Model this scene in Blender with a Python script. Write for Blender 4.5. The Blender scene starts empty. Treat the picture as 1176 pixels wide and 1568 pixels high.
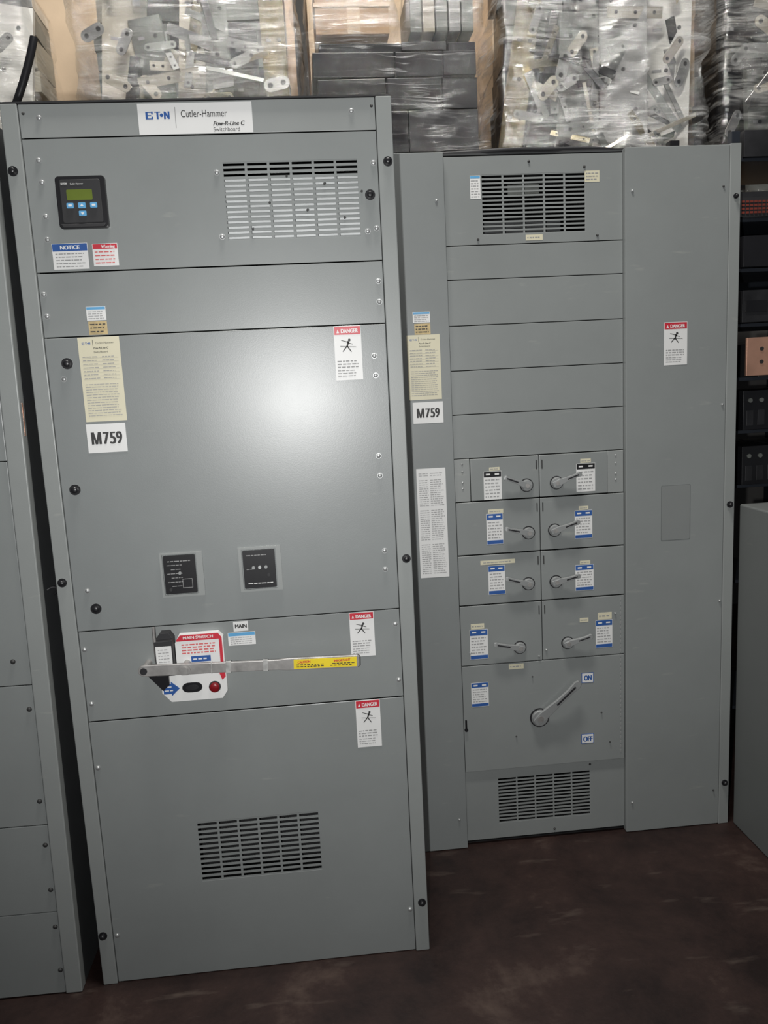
import bpy, math, random
from mathutils import Matrix, Vector, noise
random.seed(7)
sc=bpy.context.scene
sc.view_settings.view_transform='Standard'
sc.view_settings.look='None'

# ---------------------------------------------------------------- materials
MATS={}
def nodes(name):
    m=bpy.data.materials.new(name);m.use_nodes=True
    nt=m.node_tree;b=nt.nodes["Principled BSDF"]
    return m,nt,b
def setup_coord(nt,scale=(1,1,1)):
    tc=nt.nodes.new("ShaderNodeTexCoord");mp=nt.nodes.new("ShaderNodeMapping")
    mp.inputs["Scale"].default_value=scale
    nt.links.new(tc.outputs["Object"],mp.inputs["Vector"]);return mp
def mat(name,col,rough=.5,metal=0,var=.08,nscale=12,bump=0,bscale=300,spec=.5,coat=0):
    if name in MATS:return MATS[name]
    m,nt,b=nodes(name)
    mp=setup_coord(nt)
    n=nt.nodes.new("ShaderNodeTexNoise");n.inputs["Scale"].default_value=nscale;n.inputs["Detail"].default_value=5
    nt.links.new(mp.outputs[0],n.inputs["Vector"])
    r=nt.nodes.new("ShaderNodeValToRGB")
    c0=[max(0,c*(1-var)) for c in col];c1=[min(1,c*(1+var)) for c in col]
    r.color_ramp.elements[0].position=.3;r.color_ramp.elements[1].position=.7
    r.color_ramp.elements[0].color=(*c0,1);r.color_ramp.elements[1].color=(*c1,1)
    nt.links.new(n.outputs[0],r.inputs[0]);nt.links.new(r.outputs[0],b.inputs["Base Color"])
    b.inputs["Roughness"].default_value=rough;b.inputs["Metallic"].default_value=metal
    b.inputs["Specular IOR Level"].default_value=spec;b.inputs["Coat Weight"].default_value=coat
    if bump:
        n2=nt.nodes.new("ShaderNodeTexNoise");n2.inputs["Scale"].default_value=bscale
        nt.links.new(mp.outputs[0],n2.inputs["Vector"])
        bp=nt.nodes.new("ShaderNodeBump");bp.inputs["Strength"].default_value=bump;bp.inputs["Distance"].default_value=.001
        nt.links.new(n2.outputs[0],bp.inputs["Height"]);nt.links.new(bp.outputs[0],b.inputs["Normal"])
    MATS[name]=m;return m

def paint(name,col,rough):
    m,nt,b=nodes(name);mp=setup_coord(nt)
    n=nt.nodes.new("ShaderNodeTexNoise");n.inputs["Scale"].default_value=2.2;n.inputs["Detail"].default_value=7;n.inputs["Roughness"].default_value=.65
    nt.links.new(mp.outputs[0],n.inputs["Vector"])
    r=nt.nodes.new("ShaderNodeValToRGB");e=r.color_ramp.elements
    e[0].position=.3;e[1].position=.72
    e[0].color=(*[c*.93 for c in col],1);e[1].color=(*[c*1.05 for c in col],1)
    nt.links.new(n.outputs[0],r.inputs[0])
    mp2=setup_coord(nt,(1.0,1.0,5.0))
    n3=nt.nodes.new("ShaderNodeTexNoise");n3.inputs["Scale"].default_value=9;n3.inputs["Detail"].default_value=8
    nt.links.new(mp2.outputs[0],n3.inputs["Vector"])
    r3=nt.nodes.new("ShaderNodeValToRGB");r3.color_ramp.elements[0].position=.68;r3.color_ramp.elements[1].position=.78
    r3.color_ramp.elements[1].color=(.35,.35,.35,1)
    nt.links.new(n3.outputs[0],r3.inputs[0])
    mx=nt.nodes.new("ShaderNodeMixRGB");mx.inputs[2].default_value=(col[0]*1.5,col[1]*1.45,col[2]*1.35,1)
    nt.links.new(r3.outputs[0],mx.inputs[0]);nt.links.new(r.outputs[0],mx.inputs[1])
    nt.links.new(mx.outputs[0],b.inputs["Base Color"])
    mr=nt.nodes.new("ShaderNodeMapRange");mr.inputs["To Min"].default_value=rough-.03;mr.inputs["To Max"].default_value=rough+.05
    nt.links.new(n.outputs[0],mr.inputs[0]);nt.links.new(mr.outputs[0],b.inputs["Roughness"])
    n2=nt.nodes.new("ShaderNodeTexNoise");n2.inputs["Scale"].default_value=420
    nt.links.new(mp.outputs[0],n2.inputs["Vector"])
    bp=nt.nodes.new("ShaderNodeBump");bp.inputs["Strength"].default_value=.10;bp.inputs["Distance"].default_value=.0008
    nt.links.new(n2.outputs[0],bp.inputs["Height"]);nt.links.new(bp.outputs[0],b.inputs["Normal"])
    return m
GREY=paint("grey_enamel",(.244,.259,.256),.34)
GREY2=paint("grey_enamel_door",(.229,.244,.243),.33)
POST=paint("grey_enamel_post",(.270,.285,.279),.38)
GREYL=paint("grey_enamel_pale",(.275,.289,.284),.4)
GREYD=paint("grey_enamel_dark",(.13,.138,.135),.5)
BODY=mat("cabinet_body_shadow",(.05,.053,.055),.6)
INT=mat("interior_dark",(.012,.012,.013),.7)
PLATE=mat("interior_plate",(.62,.64,.64),.35,metal=.2)
BLACK=mat("black_plastic",(.012,.012,.014),.35)
BLACK2=mat("black_matte",(.02,.02,.022),.6)
SCREW=mat("zinc_screw",(.42,.43,.43),.42,metal=.6)
STEEL=mat("brushed_steel",(.36,.35,.34),.48,metal=.55,var=.2,nscale=40)
HANDLE=mat("grey_handle",(.30,.31,.31),.42,metal=.2)
WHITE=mat("label_white",(.74,.74,.73),.45,var=.02)
CREAM=mat("label_cream",(.66,.62,.46),.5,var=.03)
TAN=mat("label_tan",(.52,.40,.20),.5,var=.2,nscale=60)
RED=mat("label_red",(.55,.03,.05),.4)
BLUE=mat("label_blue",(.03,.10,.33),.4)
LBLUE=mat("label_light_blue",(.12,.36,.62),.35)
YEL=mat("label_yellow",(.80,.62,.03),.4)
INK=mat("ink",(.03,.03,.03),.6)
INKG=mat("ink_grey",(.30,.30,.30),.6)
INKR=mat("ink_red",(.6,.12,.12),.6)
LCD=mat("lcd_olive",(.13,.17,.03),.25,var=.15)
CARD=mat("cardboard",(.42,.29,.18),.8,var=.12,nscale=5,bump=.3,bscale=80)
CARD2=mat("cardboard_pale",(.56,.43,.30),.8,var=.12,nscale=4,bump=.3,bscale=80)
WOOD=mat("pallet_wood",(.36,.25,.15),.8,var=.3,nscale=9)
COPPER=mat("copper",(.85,.48,.34),.4,metal=.6,var=.15)
BRASS=mat("brass_plated",(.70,.62,.42),.25,metal=.9,var=.25)
GALV=mat("galvanised_plate",(.70,.70,.68),.24,metal=.7,var=.25,nscale=10)
GREYM=mat("grey_metal_part",(.20,.21,.195),.4,metal=.3,var=.2)
DARKM=mat("dark_metal_part",(.035,.035,.038),.35,metal=.3,var=.3)
RACK=mat("rack_steel_blue_black",(.03,.035,.045),.45,metal=.3)
PALEP=mat("pale_plastic_part",(.70,.69,.65),.4,var=.1)
BEIGE=mat("beige_part",(.40,.37,.30),.45,var=.2,nscale=6)
REDM=mat("red_mesh",(.16,.03,.02),.5,var=.2)

def wrapmat(name,lo,hi,col,seedv,gl_f=.10,sx=2.4,sz=26.,f0=.24,f1=.38,grough=.11,ang=.14):
    m,nt,b=nodes(name)
    mp=setup_coord(nt,(sx,sx,sz));mp.inputs["Rotation"].default_value=(0,ang,0);mp.inputs["Location"].default_value=(seedv,0,seedv)
    n=nt.nodes.new("ShaderNodeTexNoise");n.inputs["Scale"].default_value=1.6;n.inputs["Detail"].default_value=8;n.inputs["Distortion"].default_value=1.5;n.inputs["Roughness"].default_value=.58
    nt.links.new(mp.outputs[0],n.inputs["Vector"])
    mpb=setup_coord(nt,(3,3,4));nb=nt.nodes.new("ShaderNodeTexNoise");nb.inputs["Scale"].default_value=1.3;nb.inputs["Detail"].default_value=3
    nt.links.new(mpb.outputs[0],nb.inputs["Vector"])
    mu=nt.nodes.new("ShaderNodeMath");mu.operation='MULTIPLY'
    nt.links.new(n.outputs[0],mu.inputs[0]);nt.links.new(nb.outputs[0],mu.inputs[1])
    mr=nt.nodes.new("ShaderNodeMapRange");mr.inputs["From Min"].default_value=f0;mr.inputs["From Max"].default_value=f1
    mr.inputs["To Min"].default_value=lo;mr.inputs["To Max"].default_value=hi
    nt.links.new(mu.outputs[0],mr.inputs[0])
    b.inputs["Base Color"].default_value=(*col,1);b.inputs["Roughness"].default_value=.16;b.inputs["Specular IOR Level"].default_value=1.0
    bp=nt.nodes.new("ShaderNodeBump");bp.inputs["Strength"].default_value=1.0;bp.inputs["Distance"].default_value=.014
    nt.links.new(n.outputs[0],bp.inputs["Height"]);nt.links.new(bp.outputs[0],b.inputs["Normal"])
    t=nt.nodes.new("ShaderNodeBsdfTransparent");mx=nt.nodes.new("ShaderNodeMixShader")
    nt.links.new(mr.outputs[0],mx.inputs[0]);nt.links.new(t.outputs[0],mx.inputs[1]);nt.links.new(b.outputs[0],mx.inputs[2])
    gl=nt.nodes.new("ShaderNodeBsdfGlossy");gl.inputs["Roughness"].default_value=grough;gl.inputs["Color"].default_value=(1,1,1,1)
    nt.links.new(bp.outputs[0],gl.inputs["Normal"])
    mx2=nt.nodes.new("ShaderNodeMixShader");mx2.inputs[0].default_value=gl_f
    nt.links.new(mx.outputs[0],mx2.inputs[1]);nt.links.new(gl.outputs[0],mx2.inputs[2])
    nt.links.new(mx2.outputs[0],nt.nodes["Material Output"].inputs[0])
    return m
WRAPC=wrapmat("stretch_wrap_clear",.0,.30,(.90,.89,.85),1.0,.17,ang=.22)
WRAPB=wrapmat("stretch_wrap_over_black",.0,.42,(.85,.85,.85),2.3,.05,1.8,26.,.29,.40,.10,.08)
WRAPW=wrapmat("stretch_wrap_heavy",.0,.45,(.94,.94,.92),3.1,.25,ang=-.25)

def floormat():
    m,nt,b=nodes("stained_dark_floor");mp=setup_coord(nt)
    n=nt.nodes.new("ShaderNodeTexNoise");n.inputs["Scale"].default_value=2.6;n.inputs["Detail"].default_value=10;n.inputs["Roughness"].default_value=.70;n.inputs["Distortion"].default_value=.2
    nt.links.new(mp.outputs[0],n.inputs["Vector"])
    r=nt.nodes.new("ShaderNodeValToRGB");e=r.color_ramp.elements
    e[0].position=.38;e[0].color=(.011,.0055,.005,1);e[1].position=.58;e[1].color=(.028,.0145,.012,1)
    k=e.new(.72);k.color=(.068,.045,.036,1)
    nt.links.new(n.outputs[0],r.inputs[0])
    mp2=setup_coord(nt,(1,4,1));mp2.inputs["Rotation"].default_value=(0,0,.7)
    n2=nt.nodes.new("ShaderNodeTexNoise");n2.inputs["Scale"].default_value=4;n2.inputs["Detail"].default_value=9
    nt.links.new(mp2.outputs[0],n2.inputs["Vector"])
    r2=nt.nodes.new("ShaderNodeValToRGB");r2.color_ramp.elements[0].position=.62;r2.color_ramp.elements[1].position=.80;r2.color_ramp.elements[1].color=(.6,.6,.6,1)
    nt.links.new(n2.outputs[0],r2.inputs[0])
    mx=nt.nodes.new("ShaderNodeMixRGB");mx.inputs[2].default_value=(.13,.10,.082,1)
    nt.links.new(r2.outputs[0],mx.inputs[0]);nt.links.new(r.outputs[0],mx.inputs[1]);nt.links.new(mx.outputs[0],b.inputs["Base Color"])
    mr=nt.nodes.new("ShaderNodeMapRange");mr.inputs["To Min"].default_value=.38;mr.inputs["To Max"].default_value=.62
    nt.links.new(n.outputs[0],mr.inputs[0]);nt.links.new(mr.outputs[0],b.inputs["Roughness"])
    b.inputs["Specular IOR Level"].default_value=.35
    n4=nt.nodes.new("ShaderNodeTexNoise");n4.inputs["Scale"].default_value=60;n4.inputs["Detail"].default_value=6
    nt.links.new(mp.outputs[0],n4.inputs["Vector"])
    bp=nt.nodes.new("ShaderNodeBump");bp.inputs["Strength"].default_value=.25;bp.inputs["Distance"].default_value=.003
    nt.links.new(n4.outputs[0],bp.inputs["Height"]);nt.links.new(bp.outputs[0],b.inputs["Normal"])
    return m
FLOOR=floormat()
WALL=mat("painted_block_wall",(.10,.095,.09),.85,var=.15,nscale=3,bump=.3,bscale=40)

# ---------------------------------------------------------------- builders
class MB:
    def __init__(s): s.v=[];s.f=[];s.m=[];s.mats=[];s.sm=[]
    def mi(s,m):
        if m not in s.mats:s.mats.append(m)
        return s.mats.index(m)
    def add(s,vs,fs,m,smooth=False):
        o=len(s.v);s.v+=[tuple(v) for v in vs];i=s.mi(m)
        for f in fs:s.f.append([o+k for k in f]);s.m.append(i);s.sm.append(smooth)
    def box(s,x0,x1,y0,y1,z0,z1,m,M=None):
        vs=[Vector((x,y,z)) for z in(z0,z1) for y in(y0,y1) for x in(x0,x1)]
        if M:vs=[M@v for v in vs]
        s.add(vs,[(0,2,3,1),(4,5,7,6),(0,1,5,4),(2,6,7,3),(0,4,6,2),(1,3,7,5)],m)
    def prism(s,pts,y0,y1,m,M=None,smooth=False):
        n=len(pts);vs=[Vector((x,y0,z)) for x,z in pts]+[Vector((x,y1,z)) for x,z in pts]
        if M:vs=[M@v for v in vs]
        s.add(vs,[tuple(range(n)),tuple(range(2*n-1,n-1,-1))]+[(i,i+n,(i+1)%n+n,(i+1)%n) for i in range(n)],m,smooth)
    def cyl(s,cx,cz,r,y0,y1,m,n=20,r2=None,M=None):
        r2=r if r2 is None else r2
        a=[2*math.pi*i/n for i in range(n)]
        vs=[Vector((cx+r*math.cos(t),y0,cz+r*math.sin(t))) for t in a]+[Vector((cx+r2*math.cos(t),y1,cz+r2*math.sin(t))) for t in a]
        if M:vs=[M@v for v in vs]
        s.add(vs,[tuple(range(n)),tuple(range(2*n-1,n-1,-1))],m)
        s.add(vs,[(i,i+n,(i+1)%n+n,(i+1)%n) for i in range(n)],m,True)
    def dome(s,cx,cz,r,h,y,m,n=14,k=4):
        vs=[];fs=[]
        for j in range(k):
            t=j/k*math.pi/2
            for i in range(n):
                a=2*math.pi*i/n;vs.append((cx+r*math.cos(t)*math.cos(a),y-h*math.sin(t),cz+r*math.cos(t)*math.sin(a)))
        vs.append((cx,y-h,cz))
        for j in range(k-1):
            for i in range(n):fs.append((j*n+i,j*n+(i+1)%n,(j+1)*n+(i+1)%n,(j+1)*n+i))
        for i in range(n):fs.append(((k-1)*n+i,(k-1)*n+(i+1)%n,k*n))
        s.add(vs,fs,m,True)
    def ring(s,x0,x1,z0,z1,h,y0,y1,m):
        a,b,c,d=h
        o=[(x0,z0),(x1,z0),(x1,z1),(x0,z1)];i=[(a,c),(b,c),(b,d),(a,d)]
        vs=[(x,y0,z) for x,z in o+i]+[(x,y1,z) for x,z in o+i];fs=[]
        for k in range(4):
            l=(k+1)%4
            fs+=[(k,l,4+l,4+k),(8+l,8+k,12+k,12+l),(l,k,8+k,8+l),(4+k,4+l,12+l,12+k)]
        s.add(vs,fs,m)
    def vent(s,x0,x1,z0,z1,y0,y1,nc,nr,m,fr=.5,cb=.006):
        p=(z1-z0)/nr;bh=p*(1-fr)
        for k in range(nr+1):
            zz=z0+k*p
            s.box(x0-.001,x1+.001,y0,y1,max(z0-.001,zz-bh/2),min(z1+.001,zz+bh/2),m)
        q=(x1-x0)/nc
        for k in range(1,nc):
            xx=x0+k*q
            s.box(xx-cb/2,xx+cb/2,y0+.0003,y1,z0,z1,m)
    def quad(s,x0,x1,z0,z1,y,m,th=.0006): s.box(x0,x1,y-th,y,z0,z1,m)
    def make(s,name,parent=None,bevel=0,seg=2):
        me=bpy.data.meshes.new(name);me.from_pydata(s.v,[],s.f);
        for m in s.mats:me.materials.append(m)
        me.polygons.foreach_set("material_index",s.m);me.polygons.foreach_set("use_smooth",s.sm);me.update()
        import bmesh
        bm=bmesh.new();bm.from_mesh(me);bmesh.ops.recalc_face_normals(bm,faces=bm.faces);bm.to_mesh(me);bm.free()
        ob=bpy.data.objects.new(name,me);bpy.context.collection.objects.link(ob)
        if parent:ob.parent=parent
        if bevel:
            b=ob.modifiers.new("bevel","BEVEL");b.width=bevel;b.segments=seg;b.limit_method='ANGLE';b.angle_limit=math.radians(50)
        return ob
def empty(name):
    e=bpy.data.objects.new(name,None);e.empty_display_size=.1;bpy.context.collection.objects.link(e);return e
def text(body,x,z,h,y,m,parent,width=None,bold=0,shear=0,name="lettering",align='LEFT'):
    out=None
    for k in ((-.5,0,.5) if bold else (0,)):
        c=bpy.data.curves.new(name,"FONT");c.body=body;c.size=h/.70;c.extrude=.0002;c.shear=shear;c.align_x=align
        c.materials.append(m);ob=bpy.data.objects.new(name,c);bpy.context.collection.objects.link(ob);ob.parent=parent
        ob.location=(x+k*bold*1.3,y-.00004*k,z);ob.rotation_euler=(math.pi/2,0,0)
        if width:
            bpy.context.view_layer.update();w=ob.dimensions[0]
            if w>0:ob.scale=(width/w,1,1)
        out=ob
    return out
def tag759(B,x,z,h,w,y,parent):
    s=h*.20;mw=w*.33
    B.box(x,x+s,y-.0004,y,z,z+h,INK);B.box(x+mw-s,x+mw,y-.0004,y,z,z+h,INK)
    c=x+mw/2
    B.prism([(x+s*.4,z+h),(x+s*1.25,z+h),(c+s*.05,z+h*.28),(c+s*.05,z),(c-s*.5,z)],y-.00045,y,INK)
    B.prism([(x+mw-s*.4,z+h),(x+mw-s*1.25,z+h),(c-s*.05,z+h*.28),(c-s*.05,z),(c+s*.5,z)],y-.00045,y,INK)
    for i,ch in enumerate("759"):
        text(ch,x+w*(.385+.215*i),z,h,y-.0003,INK,parent,width=w*.165,bold=w*.034)
def words(B,x0,x1,z,h,y,m):
    x=x0
    while x<x1-.002:
        w=random.uniform(.004,.013)
        B.quad(x,min(x+w,x1),z,z+h,y,m,.0004);x+=w+h*.9
def label(B,x0,x1,z0,z1,y,base=WHITE,hdr=None,hf=.2,lines=0,ink=INKG,footer=None):
    B.quad(x0,x1,z0,z1,y,base)
    yy=y-.0006;H=z1-z0;pad=(x1-x0)*.08
    top=z1
    if hdr:
        B.quad(x0+.001,x1-.001,z1-H*hf,z1-.001,yy,hdr,.0003);top=z1-H*hf
    bot=z0
    if footer:
        B.quad(x0+.001,x1-.001,z0+.001,z0+H*.13,yy,footer,.0003);bot=z0+H*.13
    if lines:
        p=(top-bot)/(lines+.7)
        for i in range(lines):
            words(B,x0+pad,x1-pad-random.uniform(0,pad*1.5),top-p*(i+1),p*.32,yy,ink)
def danger(B,x0,x1,z0,z1,y,parent):
    H=z1-z0;W=x1-x0
    B.quad(x0,x1,z0,z1,y,WHITE);yy=y-.0006
    B.quad(x0+.0015,x1-.0015,z1-H*.16,z1-.0015,yy,RED,.0003)
    B.prism([(x0+W*.10,z1-H*.13),(x0+W*.2,z1-H*.13),(x0+W*.15,z1-H*.06)],yy-.0006,yy-.0003,WHITE)
    text("DANGER",x0+W*.26,z1-H*.13,H*.075,yy-.0005,WHITE,parent,width=W*.62,bold=.0008)
    cx=x0+W*.5;cz=z1-H*.36
    B.cyl(cx+W*.06,cz+H*.10,W*.05,yy-.0003,yy,INK,10)
    def limb(a,b,w):
        a=Vector(a);b=Vector(b);d=(b-a).normalized();n=Vector((-d.y,d.x))*w
        B.prism([tuple(a+n),tuple(b+n*.6),tuple(b-n*.6),tuple(a-n)],yy-.0003,yy,INK)
    limb((cx+W*.03,cz+H*.08),(cx-W*.03,cz-H*.02),W*.04)
    limb((cx,cz+H*.06),(cx-W*.24,cz+H*.10),W*.016);limb((cx,cz+H*.05),(cx+W*.18,cz+H*.02),W*.016)
    limb((cx-W*.03,cz-H*.01),(cx-W*.20,cz-H*.11),W*.024);limb((cx-W*.03,cz-H*.01),(cx+W*.12,cz-H*.12),W*.024)
    limb((cx-W*.28,cz-H*.01),(cx+W*.30,cz-H*.03),W*.010)
    for i in range(3):words(B,x0+W*.08,x1-W*.15,z0+H*(.34-.055*i),H*.022,yy,INKG)
    for i in range(3):words(B,x0+W*.08,x1-W*.25,z0+H*(.17-.05*i),H*.016,yy,INKG)
def screws(B,L,y,r=.0060,m=None):
    for x,z in L:
        B.cyl(x,z,r*1.2,y-.0012,y,m or SCREW,12);B.dome(x,z,r,.0035,y-.001,m or SCREW)
def knob(B,x,z,y,r=.0115):
    B.cyl(x,z,r,y-.003,y+.001,BLACK,20);B.cyl(x,z,r*.62,y-.010,y-.003,BLACK,16,);B.dome(x,z,r*.6,.003,y-.010,BLACK)
def logo(B,x,z,h,w,y,parent):
    for ch,a in(("E",0),("T",.42),("N",.80)):text(ch,x+w*a,z,h,y,BLUE,parent,width=w*.20,bold=h*.12)
    B.quad(x+w*.26,x+w*.33,z+h*.62,z+h,y,BLUE,.0003);B.quad(x+w*.26,x+w*.33,z,z+h*.35,y,BLUE,.0003)
    B.cyl(x+w*.70,z+h*.5,h*.24,y-.0003,y,BLUE,14)
def nameplate(B,x0,x1,z0,z1,y,parent):
    W=x1-x0;H=z1-z0
    B.quad(x0,x1,z0,z1,y,CREAM);yy=y-.0006
    logo(B,x0+W*.09,z1-H*.085,H*.026,W*.2,yy,parent)
    B.quad(x0+W*.35,x0+W*.36,z1-H*.1,z1-H*.03,yy,INK,.0003)
    text("Cutler-Hammer",x0+W*.42,z1-H*.08,H*.022,yy,INK,parent,width=W*.44)
    text("Pow-R-Line C",x0+W*.36,z1-H*.14,H*.022,yy,INK,parent,width=W*.36,bold=.0003,shear=.2)
    text("Switchboard",x0+W*.36,z1-H*.185,H*.022,yy,INK,parent,width=W*.34)
    for i in range(7):
        z=z1-H*(.235+.042*i)
        words(B,x0+W*.08,x0+W*.45,z,H*.009,yy,INKG);words(B,x0+W*.55,x1-W*.15,z,H*.009,yy,INKG)
        B.quad(x0+W*.06,x1-W*.06,z-H*.010,z-H*.008,yy,INKG,.0002)
    for i in range(13):
        words(B,x0+W*.08,x1-W*(.08+.1*random.random()),z1-H*(.56+.031*i),H*.008,yy,INKG)

# ================================================================= MAIN SWITCHBOARD
H=2.286;W=.912
main=empty("electrical_switchboard_cabinet")
def shell(parent,x0,x1,y0,y1,z0,z1,t=.004,base=True):
    B=MB()
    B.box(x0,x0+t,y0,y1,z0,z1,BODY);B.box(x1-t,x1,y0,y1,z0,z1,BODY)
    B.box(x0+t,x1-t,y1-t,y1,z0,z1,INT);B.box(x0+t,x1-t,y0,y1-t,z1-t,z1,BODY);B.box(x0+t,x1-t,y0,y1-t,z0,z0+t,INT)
    return B.make("enclosure_shell",parent)
shell(main,.001,W-.001,.014,.95,.001,H-.001)
B=MB()
for a,b in((0,.0385),(.8735,W)):
    B.box(a,b,-.002,.030,0,H,POST)
B.make("corner_posts",main,.0025,3)
g=.0015
B=MB();y0,y1=.003,.006
B.box(.0385+g,.8735-g,y0,y1,2.2096+g,H-.001,GREYL)
VU=(.500,.822,1.965,2.146)
B.ring(.0385+g,.8735-g,1.9054+g,2.2096-g,VU,y0,y1,GREY)
B.box(.0385+g,.8735-g,y0,y1,1.7528+g,1.9054-g,GREY)
B.box(.0385+g,.8735-g,y0,y1,.7655+g,1.0119-g,GREY)
VL=(.294,.621,.280,.454)
B.ring(.0385+g,.8735-g,.002,.7655-g,VL,y0,y1,GREY)
B.make("front_panels",main,.0012)
B=MB();B.box(.0385+g,.8735-g,-.001,.006,1.0119+g,1.7528-g,GREY2);B.make("main_door",main,.002,3)
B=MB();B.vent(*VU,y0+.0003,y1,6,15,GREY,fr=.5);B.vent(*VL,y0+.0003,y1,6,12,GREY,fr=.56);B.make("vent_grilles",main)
B=MB();B.box(.49,.83,.035,.038,1.95,2.118,PLATE)
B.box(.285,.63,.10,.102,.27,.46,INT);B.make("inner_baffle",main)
B=MB()
for i in range(7):
    B.cyl(.56+.045*i,1.99+.02*((i*3)%7),.003,-.0005,.0035,INK,8)
screws(B,[(.085,2.255),(.815,2.255),(.073,2.161),(.075,2.112),(.075,2.035),(.073,1.982),(.484,2.123),(.485,1.975),(.862,2.135),(.862,1.982),(.840,1.976),(.860,1.856),(.860,1.806),(.050,1.856),(.052,1.804),(.860,.969),(.862,.813),(.050,.963),(.052,.815),(.050,.636),(.862,.129),(.050,.143)],y0)
screws(B,[(.840,1.674),(.841,1.625),(.076,1.653),(.838,1.421),(.839,1.370),(.841,1.172),(.840,1.122),(.075,1.119)],-.001)
screws(B,[(.864,2.265),(.050,2.265)],y0,.003,INK)
B.make("screw_heads",main)
B=MB()
for x,z in((.014,2.137),(.897,2.136),(.016,1.145),(.897,1.147),(.896,.151),(.014,.150)):knob(B,x,z,-.002)
knob(B,.850,2.061,y0,.0125)
for x,z in((.088,1.690),(.073,1.380),(.092,1.071)):knob(B,x,z,-.001,.0135)
B.make("black_knobs",main)
B=MB();B.box(0,W,-.001,.02,H,H+.004,BLACK2);B.make("top_rim",main)
# labels
B=MB()
B.quad(.311,.578,2.212,2.281,y0,WHITE)
B.quad(.397,.3985,2.226,2.272,y0-.0006,INKG,.0003)
logo(B,.328,2.246,.017,.054,y0-.0007,main)
label(B,.081,.164,1.912,1.972,y0,WHITE,BLUE,.30,5)
label(B,.175,.234,1.917,1.969,y0,WHITE,RED,.24,4,INKR)
label(B,.145,.191,1.790,1.823,y0,WHITE,LBLUE,.22,4)
label(B,.147,.191,1.756,1.788,y0,TAN,None,0,3,INK)
nameplate(B,.118,.217,1.546,1.7505,-.001,main)
B.quad(.116,.211,1.469,1.540,-.001,WHITE)
tag759(B,.126,1.490,.030,.074,-.0016,main)
danger(B,.741,.809,1.617,1.7505,-.001,main)
danger(B,.738,.803,.887,1.009,y0,main)
danger(B,.741,.807,.629,.763,y0,main)
B.quad(.434,.472,.982,1.008,y0,WHITE)
label(B,.418,.489,.944,.979,y0,WHITE,LBLUE,.28,4)
B.make("labels",main)
text("Cutler-Hammer",.410,2.249,.016,y0-.0007,INK,main,width=.108)
text("Pow-R-Line C",.484,2.229,.0095,y0-.0007,INK,main,width=.074,bold=.0008,shear=.25)
text("Switchboard",.484,2.216,.0095,y0-.0007,INK,main,width=.062)
text("NOTICE",.100,1.958,.009,y0-.0010,WHITE,main,width=.044,bold=.001)
text("Warning",.196,1.959,.007,y0-.0010,WHITE,main,width=.032,bold=.0006)
text("MAIN",.438,.990,.011,y0-.0007,INK,main,width=.029,bold=.0012)
# digital meter
B=MB()
mx0,mx1,mz0,mz1=.108,.222,2.003,2.121
def rrect(x0,x1,z0,z1,r,n=5):
    P=[]
    for cx,cz,a0 in((x1-r,z1-r,0),(x0+r,z1-r,90),(x0+r,z0+r,180),(x1-r,z0+r,270)):
        for i in range(n+1):
            a=math.radians(a0+90*i/n);P.append((cx+r*math.cos(a),cz+r*math.sin(a)))
    return P
B.prism(rrect(mx0,mx1,mz0,mz1,.008),y0-.014,y0,BLACK)
B.prism(rrect(mx0+.010,mx1-.010,mz0+.012,mz1-.008,.005),y0-.017,y0-.014,BLACK2)
B.prism([(mx0+.004,mz0+.010),(mx1-.004,mz0+.010),(mx1-.010,mz0+.002),(mx0+.010,mz0+.002)],y0-.018,y0-.014,BLACK2)
B.make("meter_housing",main,.0015)
B=MB();yy=y0-.017
B.prism(rrect(.133,.192,2.066,2.090,.003),yy-.0006,yy,LCD)
for x,z,w,h in((.139,2.0535,.016,.012),(.193,2.0535,.016,.012),(.166,2.0355,.017,.012),(.166,2.0535,.017,.013)):
    B.prism(rrect(x-w/2,x+w/2,z-h/2,z+h/2,.002),yy-.0025,yy,LBLUE)
B.prism([(.162,2.0515),(.170,2.0515),(.166,2.057)],yy-.0032,yy-.0024,WHITE)
B.prism([(.162,2.0375),(.170,2.0375),(.166,2.032)],yy-.0032,yy-.0024,WHITE)
for x in(.139,.193):B.prism(rrect(x-.004,x+.004,2.0515,2.0560,.001),yy-.0032,yy-.0024,WHITE)
B.make("meter_screen_and_keys",main)
text("EATON",.122,2.101,.0045,yy-.0004,WHITE,main,width=.014,bold=.0003)
text("Cutler-Hammer",.143,2.101,.0035,yy-.0004,WHITE,main,width=.030)
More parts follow.
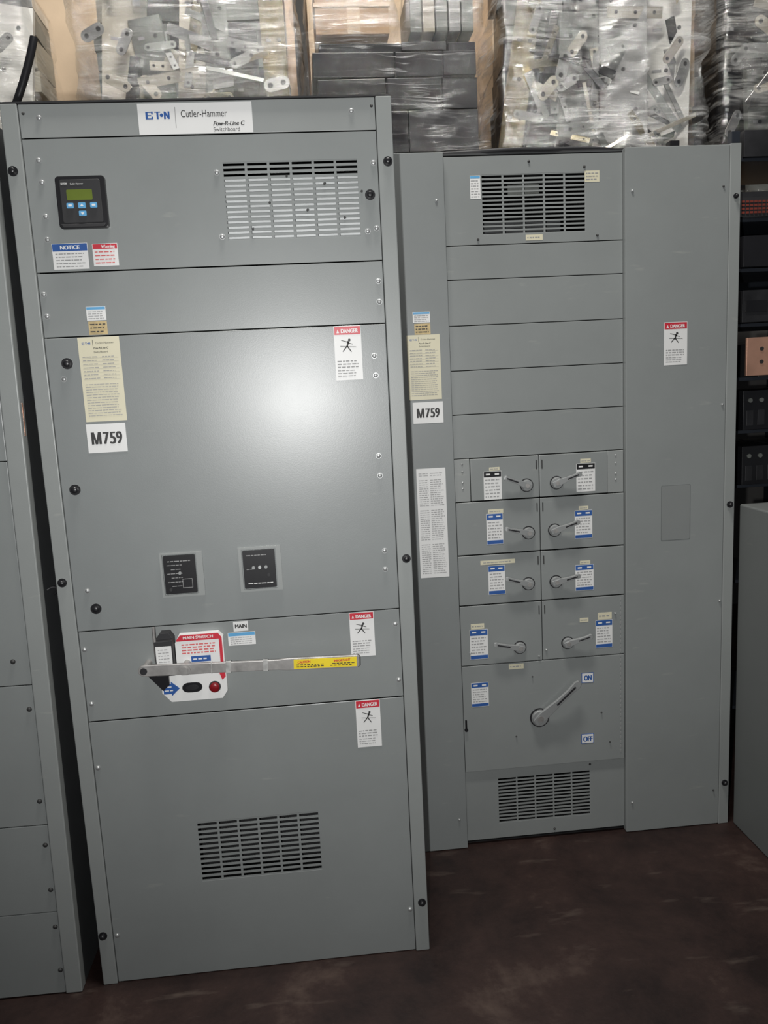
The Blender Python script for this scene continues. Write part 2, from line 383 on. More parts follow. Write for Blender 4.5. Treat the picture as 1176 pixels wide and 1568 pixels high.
# trip units
for nm,(fx0,fx1,fz0,fz1),(bx0,bx1,bz0,bz1) in (("trip_unit",(.263,.371,1.088,1.203),(.272,.352,1.097,1.197)),("ground_fault_relay",(.462,.571,1.088,1.205),(.473,.555,1.097,1.197))):
    B=MB();y=-.001
    B.ring(fx0,fx1,fz0,fz1,(bx0-.003,bx1+.003,bz0-.003,bz1+.003),y-.005,y,GREYL)
    B.prism(rrect(bx0,bx1,bz0,bz1,.003),y-.008,y,BLACK)
    if nm=="trip_unit":
        words(B,bx0+.01,bx1-.012,bz1-.016,.0022,y-.008,INKG)
        for i in range(6):
            words(B,bx0+.008+(.01 if i%2 else 0),bx0+.046,bz1-.026-.011*i,.0018,y-.008,INKG)
        B.ring(bx0+.045,bx0+.070,bz0+.014,bz0+.038,(bx0+.0462,bx0+.0688,bz0+.0152,bz0+.0368),y-.0085,y-.008,INKG)
        B.cyl(bx0+.014,bz0+.012,.004,y-.011,y-.008,BLACK2,10)
        B.cyl(bx0+.040,bz0+.054,.004,y-.011,y-.008,HANDLE,10)
    else:
        words(B,bx0+.01,bx1-.022,bz1-.014,.002,y-.008,INKG)
        for i in range(3):
            B.cyl(bx0+.026+.016*i,bz0+.055,.0042,y-.012,y-.008,[HANDLE,SCREW,HANDLE][i],10);
        words(B,bx0+.008,bx0+.030,bz0+.050,.0015,y-.008,INKG)
        words(B,bx0+.01,bx1-.006,bz0+.012,.002,y-.008,WHITE)
        B.cyl(bx1-.018,bz0+.034,.004,y-.011,y-.008,BLACK2,10)
    B.make(nm,main,.0008)
# operating mechanism
B=MB();y=y0
B.prism([(.236,.982),(.282,.984),(.282,.890),(.236,.890)],y-.045,y,BLACK2)
B.prism([(.236,.982),(.282,.984),(.272,1.000),(.250,1.000)],y-.030,y,BLACK2)
B.prism([(.196,.905),(.245,.845),(.262,.860),(.262,.905)],y-.03,y,BLACK)
B.make("mechanism_housing",main,.001)
B=MB()
B.quad(.239,.279,.908,.970,y-.0455,WHITE,.001)
for i in range(6):words(B,.245,.272,.960-.008*i,.0022,y-.0465,INKG)
P=[(.284,.900),(.284,.968),(.296,.990),(.396,.990),(.407,.976),(.407,.900)]
B.prism(P,y-.020,y,WHITE)
B.prism([(.288,.976),(.298,.988),(.395,.988),(.404,.976),(.404,.905),(.396,.905),(.396,.972),(.288,.972)],y-.0206,y-.0199,RED)
B.quad(.322,.372,.914,.930,y-.020,BLUE,.0004)
for i in range(4):words(B,.300,.386,.960-.0075*i,.0035,y-.020,INKR)
words(B,.327,.366,.920,.0035,y-.0205,WHITE)
B.prism([(.240,.888),(.408,.888),(.408,.830),(.394,.810),(.262,.810),(.240,.836)],y-.020,y,WHITE)
B.prism([(.388,.886),(.406,.886),(.406,.868),(.397,.860)],y-.0206,y-.0199,RED)
B.prism([(.244,.860),(.264,.860),(.264,.866),(.286,.846),(.264,.826),(.264,.832),(.244,.832)],y-.0206,y-.0199,BLUE)
for i in range(2):words(B,.247,.268,.850-.010*i,.003,y-.0207,WHITE)
B.make("mechanism_plates",main,.0005)
text("MAIN SWITCH",.305,.977,.0075,y-.0208,WHITE,main,width=.076,bold=.0006)
B=MB()
B.prism([(.318+.026*math.copysign(abs(math.cos(a))**.6,math.cos(a)),.846+.0135*math.sin(a)) for a in [i*math.pi/12 for i in range(24)]],y-.0215,y-.019,BLACK)
B.prism([(.318+.017*math.cos(a),.846+.007*math.sin(a)) for a in [i*math.pi/10 for i in range(20)]],y-.0225,y-.021,DARKM)
B.cyl(.376,.843,.0155,y-.022,y-.019,BLACK2,24)
RB=mat("red_button",(.20,.008,.012),.3)
B.cyl(.376,.843,.0125,y-.030,y-.022,RB,24);B.dome(.376,.843,.0118,.003,y-.030,RB)
B.make("window_and_trip_button",main)
B=MB()
yb=-.062
ax,az,bx,bz=.209,.915,.757,.897
ang=math.atan2(bz-az,bx-ax);L=math.hypot(bx-ax,bz-az)
M=Matrix.Translation((ax,0,az))@Matrix.Rotation(-ang,4,'Y')
prof=[(0,.0145),(.10,.0145),(.20,.0135),(.34,.0135),(.36,.016),(L-.006,.0165),(L,.012)]
pts=[(x,-h) for x,h in prof]+[(x,h) for x,h in reversed(prof)]
pts+= [(-.0145*math.sin(a),.0145*math.cos(a)) for a in [math.pi*i/8 for i in range(1,8)]]
B.prism(pts,yb,yb+.009,STEEL,M)
B.cyl(.0,.0,.009,yb-.004,yb,DARKM,18,M=M)
B.cyl(.102,.0,.0155,yb-.006,yb,STEEL,6,M=M);B.cyl(.102,0,.010,yb-.013,yb-.006,STEEL,16,M=M)
B.cyl(.102,0,.010,yb+.009,y0,STEEL,16,M=M);B.cyl(.0,0,.009,yb+.009,y0-.0,STEEL,16,M=M)
B.make("operating_handle",main,.0015)
B=MB()
FILM=mat("clear_tape",(.40,.40,.39),.3,var=.3,nscale=50)
for a,b in((.168,.170),(.205,.218),(.300,.312)):
    B.box(a,b,yb-.0006,yb+.0096,-.0143,.0143,FILM,M)
B.make("protective_tape",main,.0003)
B=MB();B.box(.378,L-.008,yb-.0016,yb-.0002,-.0125,.0125,YEL,M)
for i in range(2):
    xx=.385
    while xx<L-.02:
        w=random.uniform(.004,.009);
        if not(.455<xx<.47):B.box(xx,xx+w,yb-.0022,yb-.0015,-.003-.005*i,-.0008-.005*i,INK,M)
        xx+=w+.003
B.make("handle_label",main)
text("CAUTION",.597,.9045,.006,yb-.0024,RED,main,width=.032,bold=.0005);text("IMPORTANT",.690,.9015,.006,yb-.0024,RED,main,width=.042,bold=.0005)
B=MB();B.cyl(0,0,.0042,-.045,.045,STEEL,10,M=Matrix.Translation((.237,-.035,.975))@Matrix.Rotation(math.pi/2,4,'X'))
B.make("padlock_rod",main)

# ================================================================= DISTRIBUTION SWITCHBOARD
ds=empty("electrical_switchboard_cabinet")
YL=.470;YM=.4893
shell(ds,.914,2.055,YL+.03,1.07,.001,H-.001)
B=MB()
B.box(.9145,1.1165,YL,YL+.028,.002,H-.002,GREY2)
B.box(1.6835,2.0195,YL,YL+.028,.002,H-.002,GREY)
B.box(2.0205,2.056,YL-.001,YL+.03,0,H+.001,POST)
B.make("side_section_covers",ds,.002,3)
B=MB();x0,x1=1.1180,1.6825;Y0,Y1=YM,YM+.004
V1=(1.237,1.561,2.043,2.220);B.ring(x0,x1,2.0145,H-.012,V1,Y0,Y1,GREY)
zs=[2.013,1.911,1.771,1.632,1.493,1.352]
for a,b in zip(zs[1:],zs[:-1]):B.box(x0,x1,Y0,Y1,a+.0012,b-.0012,GREY)
V2=(1.234,1.559,.072,.240);B.ring(x0,x1,.016,.2725,V2,Y0,Y1,GREY)
B.make("cover_plates",ds,.0012)
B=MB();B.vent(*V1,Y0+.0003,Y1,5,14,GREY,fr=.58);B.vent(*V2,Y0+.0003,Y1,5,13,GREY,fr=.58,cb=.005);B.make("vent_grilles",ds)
B=MB()
B.box(1.33,1.43,YM+.05,YM+.052,2.17,2.20,GREYM);B.box(1.25,1.52,YM+.12,YM+.122,2.05,2.10,BODY);B.make("inner_bus_support",ds)
rows=[(1.212,1.3515),(1.034,1.211),(.864,1.033),(.655,.863)]
B=MB();yu=YM-.007
for i,(a,b) in enumerate(rows):
    l,r=(1.171,1.626) if i==0 else (1.120,1.681)
    B.box(l,1.3963,yu,yu+.009,a+.0015,b-.0015,GREY);B.box(1.3987,r,yu,yu+.009,a+.0015,b-.0015,GREY)
B.box(1.119,1.1695,YM-.003,YM+.003,1.2125,1.351,GREYL);B.box(1.6275,1.6815,YM-.003,YM+.003,1.2125,1.351,GREYL)
B.box(1.120,1.681,yu,yu+.009,.2745,.6535,GREY)
B.make("breaker_doors",ds,.0018,3)
B=MB()
for i,(a,b) in enumerate(rows):
    for x in(1.388,1.407):B.prism(rrect(x-.0018,x+.0018,b-.046,b-.016,.0015),yu-.0006,yu,INK)
for k in range(34):
    z=.30+.0165*k
    if z<.86:B.box(1.6675,1.6695,yu-.001,yu,z,z+.009,INKG)
for z in(1.255,1.31,1.275,1.335):B.dome(1.145,z,.0035,.002,YM-.003,SCREW);B.dome(1.655,z,.0035,.002,YM-.003,SCREW)
B.cyl(1.127,.43,.006,yu-.006,yu,BLACK,12);B.box(1.124,1.130,yu-.005,yu,.425,.465,BLACK)
screws(B,[(1.30,.39),(1.36,.60),(1.44,.50),(1.60,.45),(1.63,.34)],yu,.0025,INK)
screws(B,[(1.385,2.255),(1.56,2.235),(1.22,2.03),(1.60,2.03),(1.43,.03),(1.56,.26)],YM,.0035,INK)
screws(B,[(1.65,.80),(1.15,.70),(1.385,.67),(1.41,.69)],yu,.0035)
screws(B,[(1.091,2.145),(1.705,2.155),(2.008,1.482),(2.011,.820),(1.704,.112),(1.09,.11)],YL,.004)
screws(B,[(2.0,2.16),(2.0,.13)],YL,.003,INK)
B.make("screws_and_hinges",ds)
B=MB()
for z in(2.130,):knob(B,2.040,z,YL-.001,.008)
for z in(1.150,.155):knob(B,2.040,z,YL-.001,.011)
B.make("black_knobs",ds)
def lever(B,px,pz,tx,tz,y,r=.0165,w=.0078,dy=.012):
    d=Vector((tx-px,tz-pz));L=d.length;a=math.atan2(d.y,d.x)
    M=Matrix.Translation((px,0,pz))@Matrix.Rotation(-a,4,'Y')
    B.cyl(px,pz,r*1.35,y-.003,y,DARKM,24)
    B.cyl(px,pz,r*1.15,y-.006,y-.003,HANDLE,24)
    B.cyl(px,pz,r,y-.012,y-.006,HANDLE,24,r2=r*1.08)
    B.cyl(px,pz,r*.42,y-.018,y-.012,STEEL,16)
    sec=[(-r*.9,w*1.0,y-.015,y-.006),(r*.6,w*1.25,y-.017,y-.006),(L*.45,w*.85,y-dy-.006,y-dy+.004),(L*.75,w*.8,y-dy-.008,y-dy+.001),(L*.93,w*1.05,y-dy-.008,y-dy+.001),(L,w*.6,y-dy-.007,y-dy+.001)]
    vs=[];n=len(sec)
    for x,h,a0,a1 in sec:
        for yy,zz in((a0,-h),(a0,h),(a1,h),(a1,-h)):vs.append(M@Vector((x,yy,zz)))
    fs=[(0,1,2,3),(4*n-1,4*n-2,4*n-3,4*n-4)]
    for i in range(n-1):
        for k in range(4):
            l=(k+1)%4;fs.append((4*i+k,4*i+l,4*i+4+l,4*i+4+k))
    B.add(vs,fs,HANDLE)
    # dark strip on the arm: shading painted in for contrast
    B.box(L*.40,L*.88,y-dy-.0092,y-dy-.0075,-w*.30,w*.30,DARKM,M)
B=MB()
for p in((1.354,1.255,1.276,1.287),(1.454,1.257,1.533,1.285),(1.357,1.097,1.276,1.118),(1.445,1.100,1.525,1.126),(1.353,.925,1.274,.951),(1.447,.925,1.525,.944),(1.319,.707,1.228,.729),(1.484,.710,1.566,.733)):
    lever(B,*p,yu)
lever(B,1.382,.452,1.518,.575,yu,r=.025,w=.0125,dy=.018)
B.make("breaker_handles",ds,.0012)
B=MB()
L4=[(1.213,1.272,1.215,1.307,BLACK),(1.521,1.584,1.222,1.315,BLACK),(1.218,1.273,1.066,1.168,BLUE),(1.514,1.573,1.066,1.160,BLUE),(1.219,1.275,.896,.994,BLUE),(1.514,1.576,.888,.976,BLUE),(1.150,1.211,.677,.780,BLUE),(1.582,1.640,.683,.780,BLUE),(1.149,1.208,.509,.594,BLUE)]
for a,b,c,d,hc in L4:
    label(B,a,b,c,d,yu,WHITE,hc,.20,6,INKG,hc if d<1.2 else None)
    B.quad(a+.008,a+.022,d-.012,d-.007,yu-.0009,WHITE,.0002);B.quad(b-.022,b-.008,d-.012,d-.007,yu-.0009,WHITE,.0002)
for a,b,c,d in((1.232,1.266,1.309,1.320),(1.535,1.570,1.317,1.330),(1.225,1.275,1.169,1.182),(1.528,1.56,1.162,1.174),(1.194,1.310,.999,1.013),(1.530,1.565,.978,.990),(1.155,1.200,.782,.800),(1.527,1.557,.778,.792),(1.590,1.638,.782,.806),(1.280,1.331,.632,.650)):
    label(B,a,b,c,d,yu,CREAM,None,0,1)
label(B,1.371,1.425,2.022,2.039,Y0,CREAM,None,0,1)
label(B,1.200,1.232,2.150,2.218,Y0,WHITE,LBLUE,.12,7)
label(B,1.561,1.608,2.190,2.223,Y0,CREAM,None,0,3)
B.quad(1.531,1.573,.562,.598,yu,BLUE);B.quad(1.533,1.571,.564,.596,yu-.0005,WHITE)
B.quad(1.528,1.572,.342,.377,yu,BLUE);B.quad(1.530,1.570,.344,.375,yu-.0005,WHITE)
label(B,1.003,1.057,1.785,1.818,YL,WHITE,LBLUE,.22,4)
label(B,1.007,1.057,1.749,1.782,YL,TAN,None,0,3,INK)
nameplate(B,.981,1.085,1.548,1.748,YL,ds)
B.quad(.991,1.087,1.474,1.540,YL,WHITE)
tag759(B,1.003,1.492,.029,.072,YL-.0006,ds)
B.quad(.993,1.087,.972,1.330,YL,WHITE)
for s0,n in((1.320,2),(1.298,13),(1.200,15),(1.088,15)):
    for i in range(n):
        if s0-.0068*(i+1)>.978:
            words(B,1.000,1.030,s0-.0068*(i+1),.0020,YL-.0006,INKG);words(B,1.036,1.080-random.random()*.01,s0-.0068*(i+1),.0020,YL-.0006,INKG)
danger(B,1.810,1.887,1.617,1.752,YL,ds)
B.make("labels",ds)
text("ON",1.5395,.571,.018,yu-.0012,BLUE,ds,width=.025,bold=.0018)
text("OFF",1.5345,.350,.018,yu-.0012,BLUE,ds,width=.031,bold=.0017)
B=MB();B.prism(rrect(1.803,1.904,1.041,1.227,.004),YL-.0004,YL,paint("adhesive_residue_edge",(.15,.16,.16),.5))
B.prism(rrect(1.805,1.902,1.043,1.225,.004),YL-.0007,YL-.0003,paint("adhesive_residue",(.22,.232,.229),.42));B.make("residue_patch",ds)
def cable(name,pts,r,m,parent):
    c=bpy.data.curves.new(name,"CURVE");c.dimensions='3D';c.bevel_depth=r;c.bevel_resolution=3
    s=c.splines.new('NURBS');s.points.add(len(pts)-1)
    for p,q in zip(s.points,pts):p.co=(*q,1)
    s.use_endpoint_u=True;s.order_u=4;c.materials.append(m)
    o=bpy.data.objects.new(name,c);bpy.context.collection.objects.link(o);o.parent=parent;return o
cable("loose_cable",[(1.12,.52,2.292),(1.25,.50,2.291),(1.36,.50,2.297),(1.45,.50,2.289),(1.56,.51,2.297),(1.66,.52,2.292)],.006,BLACK2,ds)
B=MB();B.box(.916,1.69,.50,.54,H-.001,H+.003,BLACK2);B.box(1.84,1.87,.50,.53,H-.001,H+.022,BLACK);B.make("top_hardware",ds)

# ================================================================= LEFT NEIGHBOUR
ln=empty("electrical_switchboard_cabinet")
shell(ln,-.96,-.052,.012,.9,.001,2.25)
B=MB()
B.box(-.094,-.050,-.004,.030,0,2.252,POST);B.box(-.962,-.925,-.004,.03,0,2.252,POST)
B.make("corner_posts",ln,.003,3)
B=MB()
zz=[.002,.244,.497,.885,1.46,1.75,1.9,2.2]
for i,(a,b) in enumerate(zip(zz[:-1],zz[1:])):
    if i==0:B.ring(-.924,-.0955,a,b-.001,(-.62,-.275,.05,.19),.0,.004,GREY)
    else:B.box(-.924,-.0955,.0,.004,a+.001,b-.001,GREY)
B.box(-.924,-.0955,.0,.004,2.201,2.25,GREYL)
B.make("front_panels",ln,.0015)
B=MB();B.vent(-.62,-.275,.05,.19,.0005,.004,6,12,GREY,fr=.55);B.make("vent_grille",ln)
B=MB()
screws(B,[(-.108,.82),(-.108,.565),(-.106,.44),(-.105,.31),(-.104,.20),(-.103,.07),(-.135,.95)],0,.0055,INK)
B.box(-.052,-.0495,.012,.018,1.52,1.60,COPPER)
B.make("screw_heads",ln)
cable("control_wire",[(-.050,.05,1.12),(-.03,.06,1.135),(-.02,.06,1.115),(-.045,.08,1.10)],.003,BLACK2,ln)
ln.location=(-.002,-.016,0);ln.rotation_euler=(0,.014,0)

# ================================================================= RIGHT LOW CABINET
rc=empty("steel_equipment_cabinet")
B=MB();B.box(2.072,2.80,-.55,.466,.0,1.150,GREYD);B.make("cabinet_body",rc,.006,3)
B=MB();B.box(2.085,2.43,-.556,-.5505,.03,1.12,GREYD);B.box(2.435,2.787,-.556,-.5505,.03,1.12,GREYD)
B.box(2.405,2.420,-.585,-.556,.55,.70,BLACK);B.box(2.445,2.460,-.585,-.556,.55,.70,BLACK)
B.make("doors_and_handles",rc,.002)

# ================================================================= RIGHT BREAKER SHELF
sh=empty("open_storage_shelf")
B=MB();SX0,SX1,SY0,SY1=2.17,3.05,.74,1.08
for x in(SX0,SX1-.03):
    for y in(SY0,SY1-.03):B.box(x,x+.03,y,y+.03,0,2.40,RACK)
for z in(.3,.8,1.16,1.36,1.55,1.74,1.93,2.10,2.30):B.box(SX0,SX1,SY0,SY1,z,z+.012,RACK)
B.make("shelf_frame",sh,.001)
B=MB()
for z in(1.19,1.39):
    for i in range(5):
        x=2.215+.16*i
        B.box(x,x+.135,SY0-.03,SY1-.06,z-.015,z+.125,BLACK)
        for k in range(3):B.cyl(x+.025+.042*k,z+.09,.008,SY0-.034,SY0-.03,GREYM,14);B.box(x+.012+.042*k,x+.038+.042*k,SY0-.032,SY0-.03,z+.0,z+.055,DARKM)
for i in range(6):
    x=2.21+.13*i;B.box(x,x+.11,SY0-.02,SY1-.08,1.755,1.865,DARKM);B.box(x+.01,x+.09,SY0-.024,SY0-.02,1.79,1.83,BLACK)
    B.box(x,x+.10,SY0-.02,SY1-.08,1.945,2.05,BLACK)
for i in range(4):
    x=2.21+.20*i;B.box(x,x+.16,SY0-.01,SY1-.1,2.313,2.40+.02*(i%2),GREYM if i%2 else DARKM)
B.make("circuit_breakers",sh,.004)
B=MB()
for i in range(3):
    x=2.212+.26*i
    B.box(x,x+.23,SY0-.05,SY0-.04,1.568,1.700,COPPER)
    for a in(.055,.095,.135,.175):
        for b in(.035,.08):B.cyl(x+a,1.58+b,.007,SY0-.053,SY0-.0495,INK,14)
    B.box(x+.05,x+.12,SY0-.041,SY1-.08,1.562,1.68,DARKM)
B.make("copper_bus_plates",sh,.001)
B=MB()
B.box(2.20,3.0,SY0-.01,SY0-.004,2.115,2.18,BLACK2)
for i in range(52):
    for j in range(4):B.box(2.205+.015*i,2.215+.015*i,SY0-.013,SY0-.009,2.126+.012*j,2.133+.012*j,REDM)
B.box(2.20,3.0,SY0,SY1-.08,2.112,2.20,DARKM)
B.make("terminal_strip",sh)

# ================================================================= PALLET RACK + LOADS
rk=empty("pallet_rack")
B=MB();RY0,RY1=1.13,2.25
for x in(-1.05,.93,3.2):
    for y in(RY0+.02,RY1-.1):B.box(x,x+.08,y,y+.08,0,4.2 if y>1.5 else 2.10,RACK)
    for k in range(4):B.box(x+.03,x+.05,RY0+.1,RY1-.1,.4+.45*k,.43+.45*k,RACK)
for y in(RY0,RY1-.06):B.box(-1.05,3.28,y,y+.05,2.0,2.11,RACK)
for i in range(28):B.box(-1.04+.155*i,-1.04+.155*i+.12,RY0,RY1,2.112,2.13,WOOD)
B.make("rack_frame",rk,.002)
DZ=2.131
def wrap(parent,x0,x1,y0,y1,z0,z1,mtl,seed,step=.012,amp=1.0,taper=0.0):
    hx=(x1-x0);hy=(y1-y0)
    path=[];P=[(x0,y1),(x0,y0),(x1,y0),(x1,y1)]
    seg=[hy,hx,hy];nrm=[(-1,0),(0,-1),(1,0)]
    for k in range(3):
        n=max(2,int(seg[k]/step))
        for i in range(n+(k==2)):
            t=i/n;path.append((P[k][0]+(P[k+1][0]-P[k][0])*t,P[k][1]+(P[k+1][1]-P[k][1])*t,nrm[k]))
    nz=int((z1-z0)/step);vs=[];cxm=(x0+x1)/2;cym=(y0+y1)/2
    for j in range(nz+1):
        z=z0+(z1-z0)*j/nz
        for i,(x,y,nn) in enumerate(path):
            u=i*step
            sl=.6*noise.noise((u*1.5,z*1.5,seed+11))
            zz=z+u*sl
            d=.014*noise.noise((u*5+seed,zz*20,seed))+.034*noise.noise((u*2.5,z*3.5,seed+3))
            d+=.007*(1-abs(noise.noise((u*8,zz*40,seed+8))))
            d+=.014*(1-2*abs(noise.noise(((u+z*.8)*7,(z-u*.4)*9,seed+5))))
            d*=amp
            s=1-taper*(z-z0)/(z1-z0)
            X=cxm+(x-cxm)*s+nn[0]*d+.02*noise.noise((z*4,seed,1.))
            vs.append((X,y+nn[1]*d,z+.006*noise.noise((u*8,z*8,seed))))
    n=len(path);fs=[(j*n+i,j*n+i+1,(j+1)*n+i+1,(j+1)*n+i) for j in range(nz) for i in range(n-1)]
    o=len(vs);m=8
    for j in range(1,m+1):
        t=j/m
        for i in range(n):
            v=vs[nz*n+i];X=v[0]+(cxm-v[0])*t;Y=v[1]+(cym-v[1])*t
            vs.append((X,Y,z1+.02*noise.noise((X*9,Y*9,seed))+.01*t))
    for j in range(m):
        a=nz*n if j==0 else o+(j-1)*n;b=o+j*n
        for i in range(n-1):fs.append((a+i,a+i+1,b+i+1,b+i))
    B=MB();B.add(vs,fs,mtl,True);return B.make("stretch_wrap",parent)
def bracket(B,x,y,z,L,w,ang,m,th=.004,tilt=0):
    M=Matrix.Translation((x,y,z))@Matrix.Rotation(-ang,4,'Y')@Matrix.Rotation(tilt,4,'X')
    pts=[(L/2+w/2*math.sin(a),w/2*math.cos(a)) for a in [math.pi*i/8 for i in range(9)]]+[(-L/2-w/2*math.sin(a),-w/2*math.cos(a)) for a in [math.pi*i/8 for i in range(9)]]
    B.prism(pts,-th,0,m,M)
    for s in(-1,1):B.cyl(s*L/2,0,w*.20,-th-.0006,-th+.001,INK,12,M=M)
def load(parent,x0,x1,y0,y1,z0,z1,specs,seed,plates,brs,tilt=.05,clutter=0):
    rnd=random.Random(seed);B=MB();z=z0;yb0=y0+(.09 if plates else .02)
    while z<z1-.02:
        h=rnd.uniform(.07,.16);h=min(h,z1-z)
        x=x0+rnd.uniform(0,.03)
        while x<x1-.05:
            w=rnd.uniform(.16,.36);w=min(w,x1-x)
            M=Matrix.Translation((x+w/2,(yb0+y1)/2,z))@Matrix.Rotation(rnd.uniform(-tilt,tilt),4,'Z')@Matrix.Rotation(rnd.uniform(-tilt,tilt)*.4,4,'Y')
            B.box(-w/2,w/2-.006,-(y1-yb0)/2+rnd.uniform(.01,.03),(y1-yb0)/2-.03,.003,h-.003,rnd.choice(specs),M)
            x+=w
        z+=h
    for (a,b,c,d,m,yo,rot,yaw) in plates:
        cx,cz=(a+b)/2,(c+d)/2;w,h=(b-a)/2,(d-c)/2
        M=Matrix.Translation((cx,y0+yo,cz))@Matrix.Rotation(rot,4,'Y')@Matrix.Rotation(yaw,4,'Z')
        B.box(-w,w,-.003,0,-h,h,m,M);B.box(-w,-w+.003,0,.03,-h,h,m,M);B.box(w-.003,w,0,.03,-h,h,m,M)
        k=max(2,int(h/.07))
        for i in range(k):
            zz=-h+2*h*(i+.5)/k
            B.cyl(0 if i%2 else w*.5,zz,.008,-.0038,-.0025,INK,10,M=M)
            B.box(-w*.6,-w*.2,-.0037,-.0028,zz-.006,zz+.006,INKG,M)
    # loose hardware tossed between the plates: bus bars, angle pieces, strips
    for i in range(clutter):
        x=rnd.uniform(x0+.06,x1-.06);z=rnd.uniform(z0+.2,z1-.04);yo=rnd.uniform(.0,.045)
        M=Matrix.Translation((x,y0+yo,z))@Matrix.Rotation(rnd.choice([rnd.uniform(-.5,.5),rnd.uniform(.9,2.2)]),4,'Y')@Matrix.Rotation(rnd.uniform(-.5,.5),4,'X')@Matrix.Rotation(rnd.uniform(-.4,.4),4,'Z')
        l=rnd.uniform(.04,.13);w=rnd.uniform(.006,.022);m=rnd.choice([GALV,GREYM,DARKM,BRASS,GALV,DARKM,BEIGE])
        B.box(-l,l,-.002,.002,-w,w,m,M)
        if rnd.random()<.5:B.box(-l,l,-.002,.022,w-.003,w,m,M)
        if rnd.random()<.5:
            for s in(-.7,0,.7):B.cyl(l*s,0,w*.35,-.0028,-.0018,INK,10,M=M)
    for (x,z,L,w,a,m) in brs:bracket(B,x,y0+.012+rnd.uniform(-.006,.006),z,L,w,a,m,tilt=rnd.uniform(-.25,.25))
    return B.make("stacked_parts",parent,.002)
def pallet(parent,x0,x1,y0,y1,z):
    B=MB()
    for k in range(5):
        y=y0+(y1-y0-.08)*k/4;B.box(x0,x1,y,y+.08,z+.075,z+.09,WOOD)
    for x in(x0,(x0+x1)/2-.02,x1-.04):B.box(x,x+.04,y0,y1,z,z+.075,WOOD)
    B.make("wooden_pallet",parent)
def stack(x0,x1,y0,y1,top,specs,wm,seed,plates=(),brs=(),taper=0,amp=1,tilt=.05,clutter=0):
    e=empty("plastic_wrapped_pallet")
    pallet(e,x0,x1,y0,y1,DZ)
    load(e,x0+.03,x1-.03,y0+.03,y1-.02,DZ+.09,top-.01,specs,seed,plates,brs,tilt,clutter)
    wrap(e,x0,x1,y0,y1,DZ+.03,top,wm,seed,amp=amp,taper=taper)
    return e
A=stack(-.86,-.24,1.16,1.56,3.12,[PALEP,GREYM,BEIGE,GALV],WRAPC,3,[(-.50,-.30,2.3,3.05,PALEP,.05,.12,.1)],[(-.36,2.9,.05,.035,.7,GALV)],.16,clutter=8)
cable("black_strap",[(-.36,1.12,2.58),(-.30,1.11,2.68),(-.25,1.10,2.78),(-.225,1.11,2.88)],.014,BLACK,A)
stack(-.10,.70,1.16,1.56,3.20,[BEIGE,GREYM,DARKM,DARKM,GREYM],WRAPC,11,
  [(-.04,.12,2.25,3.15,BEIGE,.06,.10,.12),(.13,.25,2.3,3.0,GREYM,.05,-.14,-.1),(.24,.34,2.25,3.12,BEIGE,.065,.10,.15),(.36,.455,2.3,3.1,GREYM,.04,-.02,.1),(.45,.555,2.25,2.95,DARKM,.06,.0,.0),(.575,.665,2.25,3.12,BRASS,.03,-.015,-.05)],
  [(-.04,2.93,.05,.042,.5,GALV),(.03,2.76,.07,.04,-.5,BEIGE),(.07,2.90,.06,.04,1.1,GALV),(.02,2.62,.08,.045,.2,GALV),(.15,2.74,.06,.04,-.9,BEIGE),(.20,2.88,.09,.03,.1,GREYM),(.16,2.62,.06,.04,.7,BRASS),(.30,2.80,.10,.028,1.4,GALV),(.40,2.70,.08,.03,.0,BRASS),(.50,2.83,.07,.035,.4,GALV),(.62,2.74,.05,.05,.2,GALV),(.33,2.62,.05,.04,.9,GREYM)],clutter=38)
stack(.725,1.425,1.14,1.60,2.90,[BLACK2,DARKM,BLACK],WRAPB,23,taper=.02,amp=1.0,tilt=.02)
stack(1.475,2.27,1.14,1.56,3.18,[GREYM,DARKM,GREYM,GREYM,DARKM],WRAPW,37,
  [(1.50,1.59,2.25,3.1,BRASS,.04,.16,-.1),(1.61,1.70,2.25,3.0,DARKM,.06,.22,.1),(1.71,1.80,2.3,2.98,GREYM,.03,.02,0),(1.80,1.875,2.25,3.05,GREYM,.045,0,.05),(1.88,2.06,2.24,3.15,GALV,.03,-.01,-.35),(2.06,2.24,2.24,3.15,PALEP,.05,.02,-.3)],
  [(1.78,2.86,.07,.04,.9,BEIGE),(1.72,2.78,.07,.045,1.3,GALV),(1.66,2.70,.06,.045,.8,BEIGE),(1.74,2.72,.06,.04,.5,GALV),(1.58,2.60,.09,.03,-.2,GALV),(1.85,2.56,.10,.022,.05,GREYM),(2.16,2.83,.08,.035,.9,BEIGE),(2.20,2.75,.07,.04,1.2,GALV),(2.12,2.72,.05,.03,.2,GALV),(2.05,2.60,.08,.028,.4,GALV),(1.62,2.95,.08,.03,1.2,GALV)],clutter=44)
stack(2.36,3.10,1.16,1.56,3.10,[DARKM,DARKM,BLACK,BLACK],WRAPC,41,
  [(2.39,2.47,2.25,3.0,DARKM,.05,.05,.1),(2.50,2.60,2.3,2.85,GREYM,.04,-.05,0)],
  [(2.45,2.82,.06,.04,.8,GALV),(2.55,2.92,.06,.045,-.6,BEIGE),(2.42,2.56,.07,.04,1.1,GALV),(2.56,2.70,.08,.04,.3,BEIGE)],clutter=26)
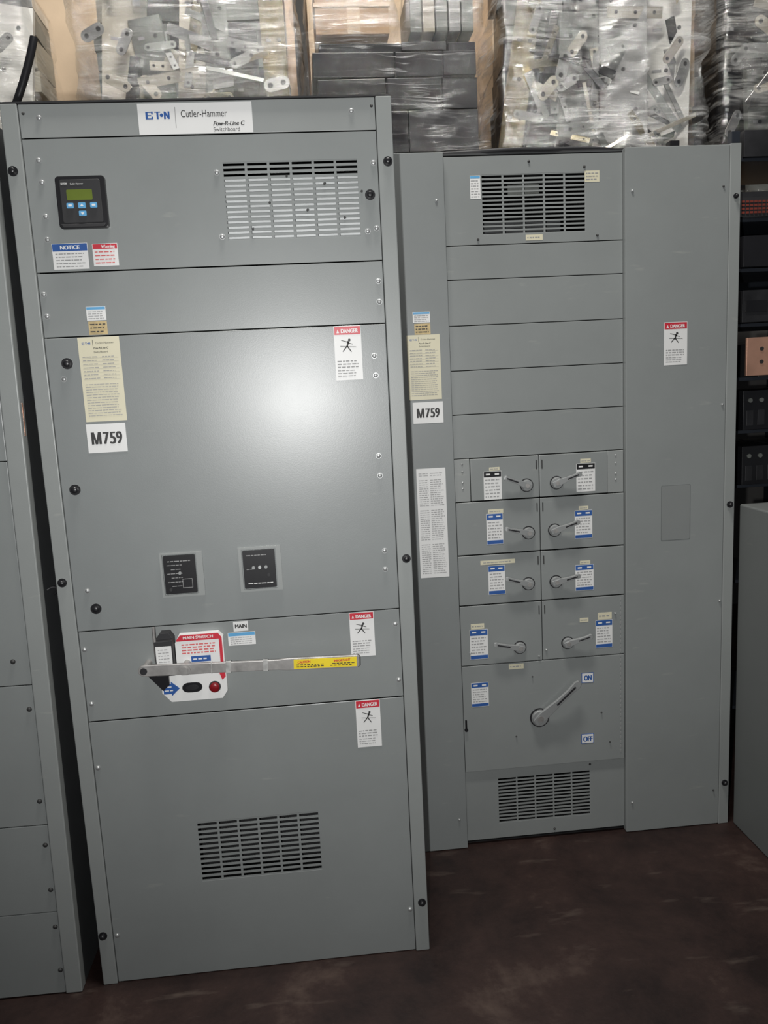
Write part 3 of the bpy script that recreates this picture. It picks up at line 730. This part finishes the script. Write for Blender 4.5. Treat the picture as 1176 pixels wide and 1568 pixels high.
def carton(x0,x1,y0,y1,z0,z1,m,rz=0,ry=0):
    e=empty("cardboard_box");B=MB()
    cx,cy=(x0+x1)/2,(y0+y1)/2;w=(x1-x0)/2;d=(y1-y0)/2;h=z1-z0
    B.box(-w,w,-d,d,0,h,m);B.box(-w*1.002,w*1.002,-.03,.03,h-.0005,h+.001,CARD2)
    B.box(-.03,.03,-d-.001,-d,h*.55,h,CARD2)
    B.box(-w-.002,w+.002,-d-.003,-d+.06,h,h+.004,m)
    B.make("box_body",e,.003);e.location=(cx,cy,z0);e.rotation_euler=(0,ry,rz);return e
wc=empty("plastic_wrapped_carton")
B=MB()
B.box(.78,1.06,1.23,1.52,2.925,3.16,CARD);B.box(.90,.95,1.228,1.23,2.925,3.16,CARD2);B.box(.775,1.065,1.226,1.235,3.02,3.035,CARD2)
B.make("carton_body",wc,.004);wrap(wc,.76,1.08,1.19,1.55,2.925,3.18,WRAPC,71,amp=.5)
wb=empty("plastic_wrapped_bundle")
B=MB()
for i in range(5):B.box(1.14+.05*i,1.185+.05*i,1.22,1.52,2.925,3.10+.03*(i%2),[GREYM,BEIGE,GREYM,GALV,GREYM][i])
B.make("bundled_plates",wb,.003);wrap(wb,1.12,1.41,1.19,1.55,2.925,3.16,WRAPC,57,amp=.5)
for i,(a,b,c,d) in enumerate([(-1.0,-.42,2.131,2.62),(-.40,.15,2.131,2.70),(.17,.72,2.131,2.66),(.74,1.30,2.131,2.72),(1.32,1.85,2.131,2.64),(1.87,2.50,2.131,2.70),(2.52,3.1,2.131,2.66)]):
    carton(a,b,1.64,2.14,c,d,CARD if i%2 else CARD2)
for i,(a,b,c,d) in enumerate([(-1.0,-.45,2.63,3.3),(-.38,.14,2.71,3.3),(.19,.70,2.67,3.3),(.76,1.28,2.73,3.4),(1.34,1.84,2.65,3.3),(1.89,2.48,2.71,3.3)]):
    carton(a,b,1.65,2.12,c,d,CARD2 if i%2 else CARD)

# ================================================================= ROOM
B=MB();B.box(-5,7,-5,3.0,-.05,0,FLOOR);B.make("floor")
B=MB();B.box(-5,7,3.0,3.1,0,5.0,WALL);B.make("wall_back")

# ================================================================= LIGHTS
def light(name,typ,loc,power,col=(1,1,1),size=.05,rot=(0,0,0),sy=None):
    l=bpy.data.lights.new(name,typ);l.energy=power;l.color=col
    if typ=='AREA':
        l.size=size
        if sy:l.shape='RECTANGLE';l.size_y=sy
    else:l.shadow_soft_size=size
    o=bpy.data.objects.new(name,l);o.location=loc;o.rotation_euler=rot;bpy.context.collection.objects.link(o);return o
C=Vector((.6771,-2.0281,1.5994))
fl=light("camera_flash",'SPOT',C+Vector((-.075,.02,-.03)),145,(1,.998,.985),.012)
fl.data.spot_size=math.radians(138);fl.data.spot_blend=1.0
fl.rotation_euler=(Vector((.16,1.0,.10))).to_track_quat('-Z','Y').to_euler()
light("overhead_fill_light",'AREA',(.9,-.3,5.2),150,(1,.97,.92),1.2,(math.radians(14),0,0),.25)  # unseen overhead lamp, added to brighten the wrapped stacks
w=bpy.data.worlds.new("warehouse_ambient");sc.world=w;w.use_nodes=True
bg=w.node_tree.nodes["Background"];bg.inputs[0].default_value=(.88,.93,1,1);bg.inputs[1].default_value=.06

# ================================================================= CAMERA
r=Vector((0.99467,-0.09017,-0.04997));d=Vector((-0.06341,-0.15304,-0.98618));f=Vector((0.08127,0.98410,-0.15795))
M=Matrix(((r.x,-d.x,-f.x,C.x),(r.y,-d.y,-f.y,C.y),(r.z,-d.z,-f.z,C.z),(0,0,0,1)))
cd=bpy.data.cameras.new("camera");cd.sensor_fit='HORIZONTAL';cd.sensor_width=36;cd.lens=36*1212.03/1176;cd.clip_start=.02
co=bpy.data.objects.new("camera",cd);co.matrix_world=M;bpy.context.collection.objects.link(co);sc.camera=co
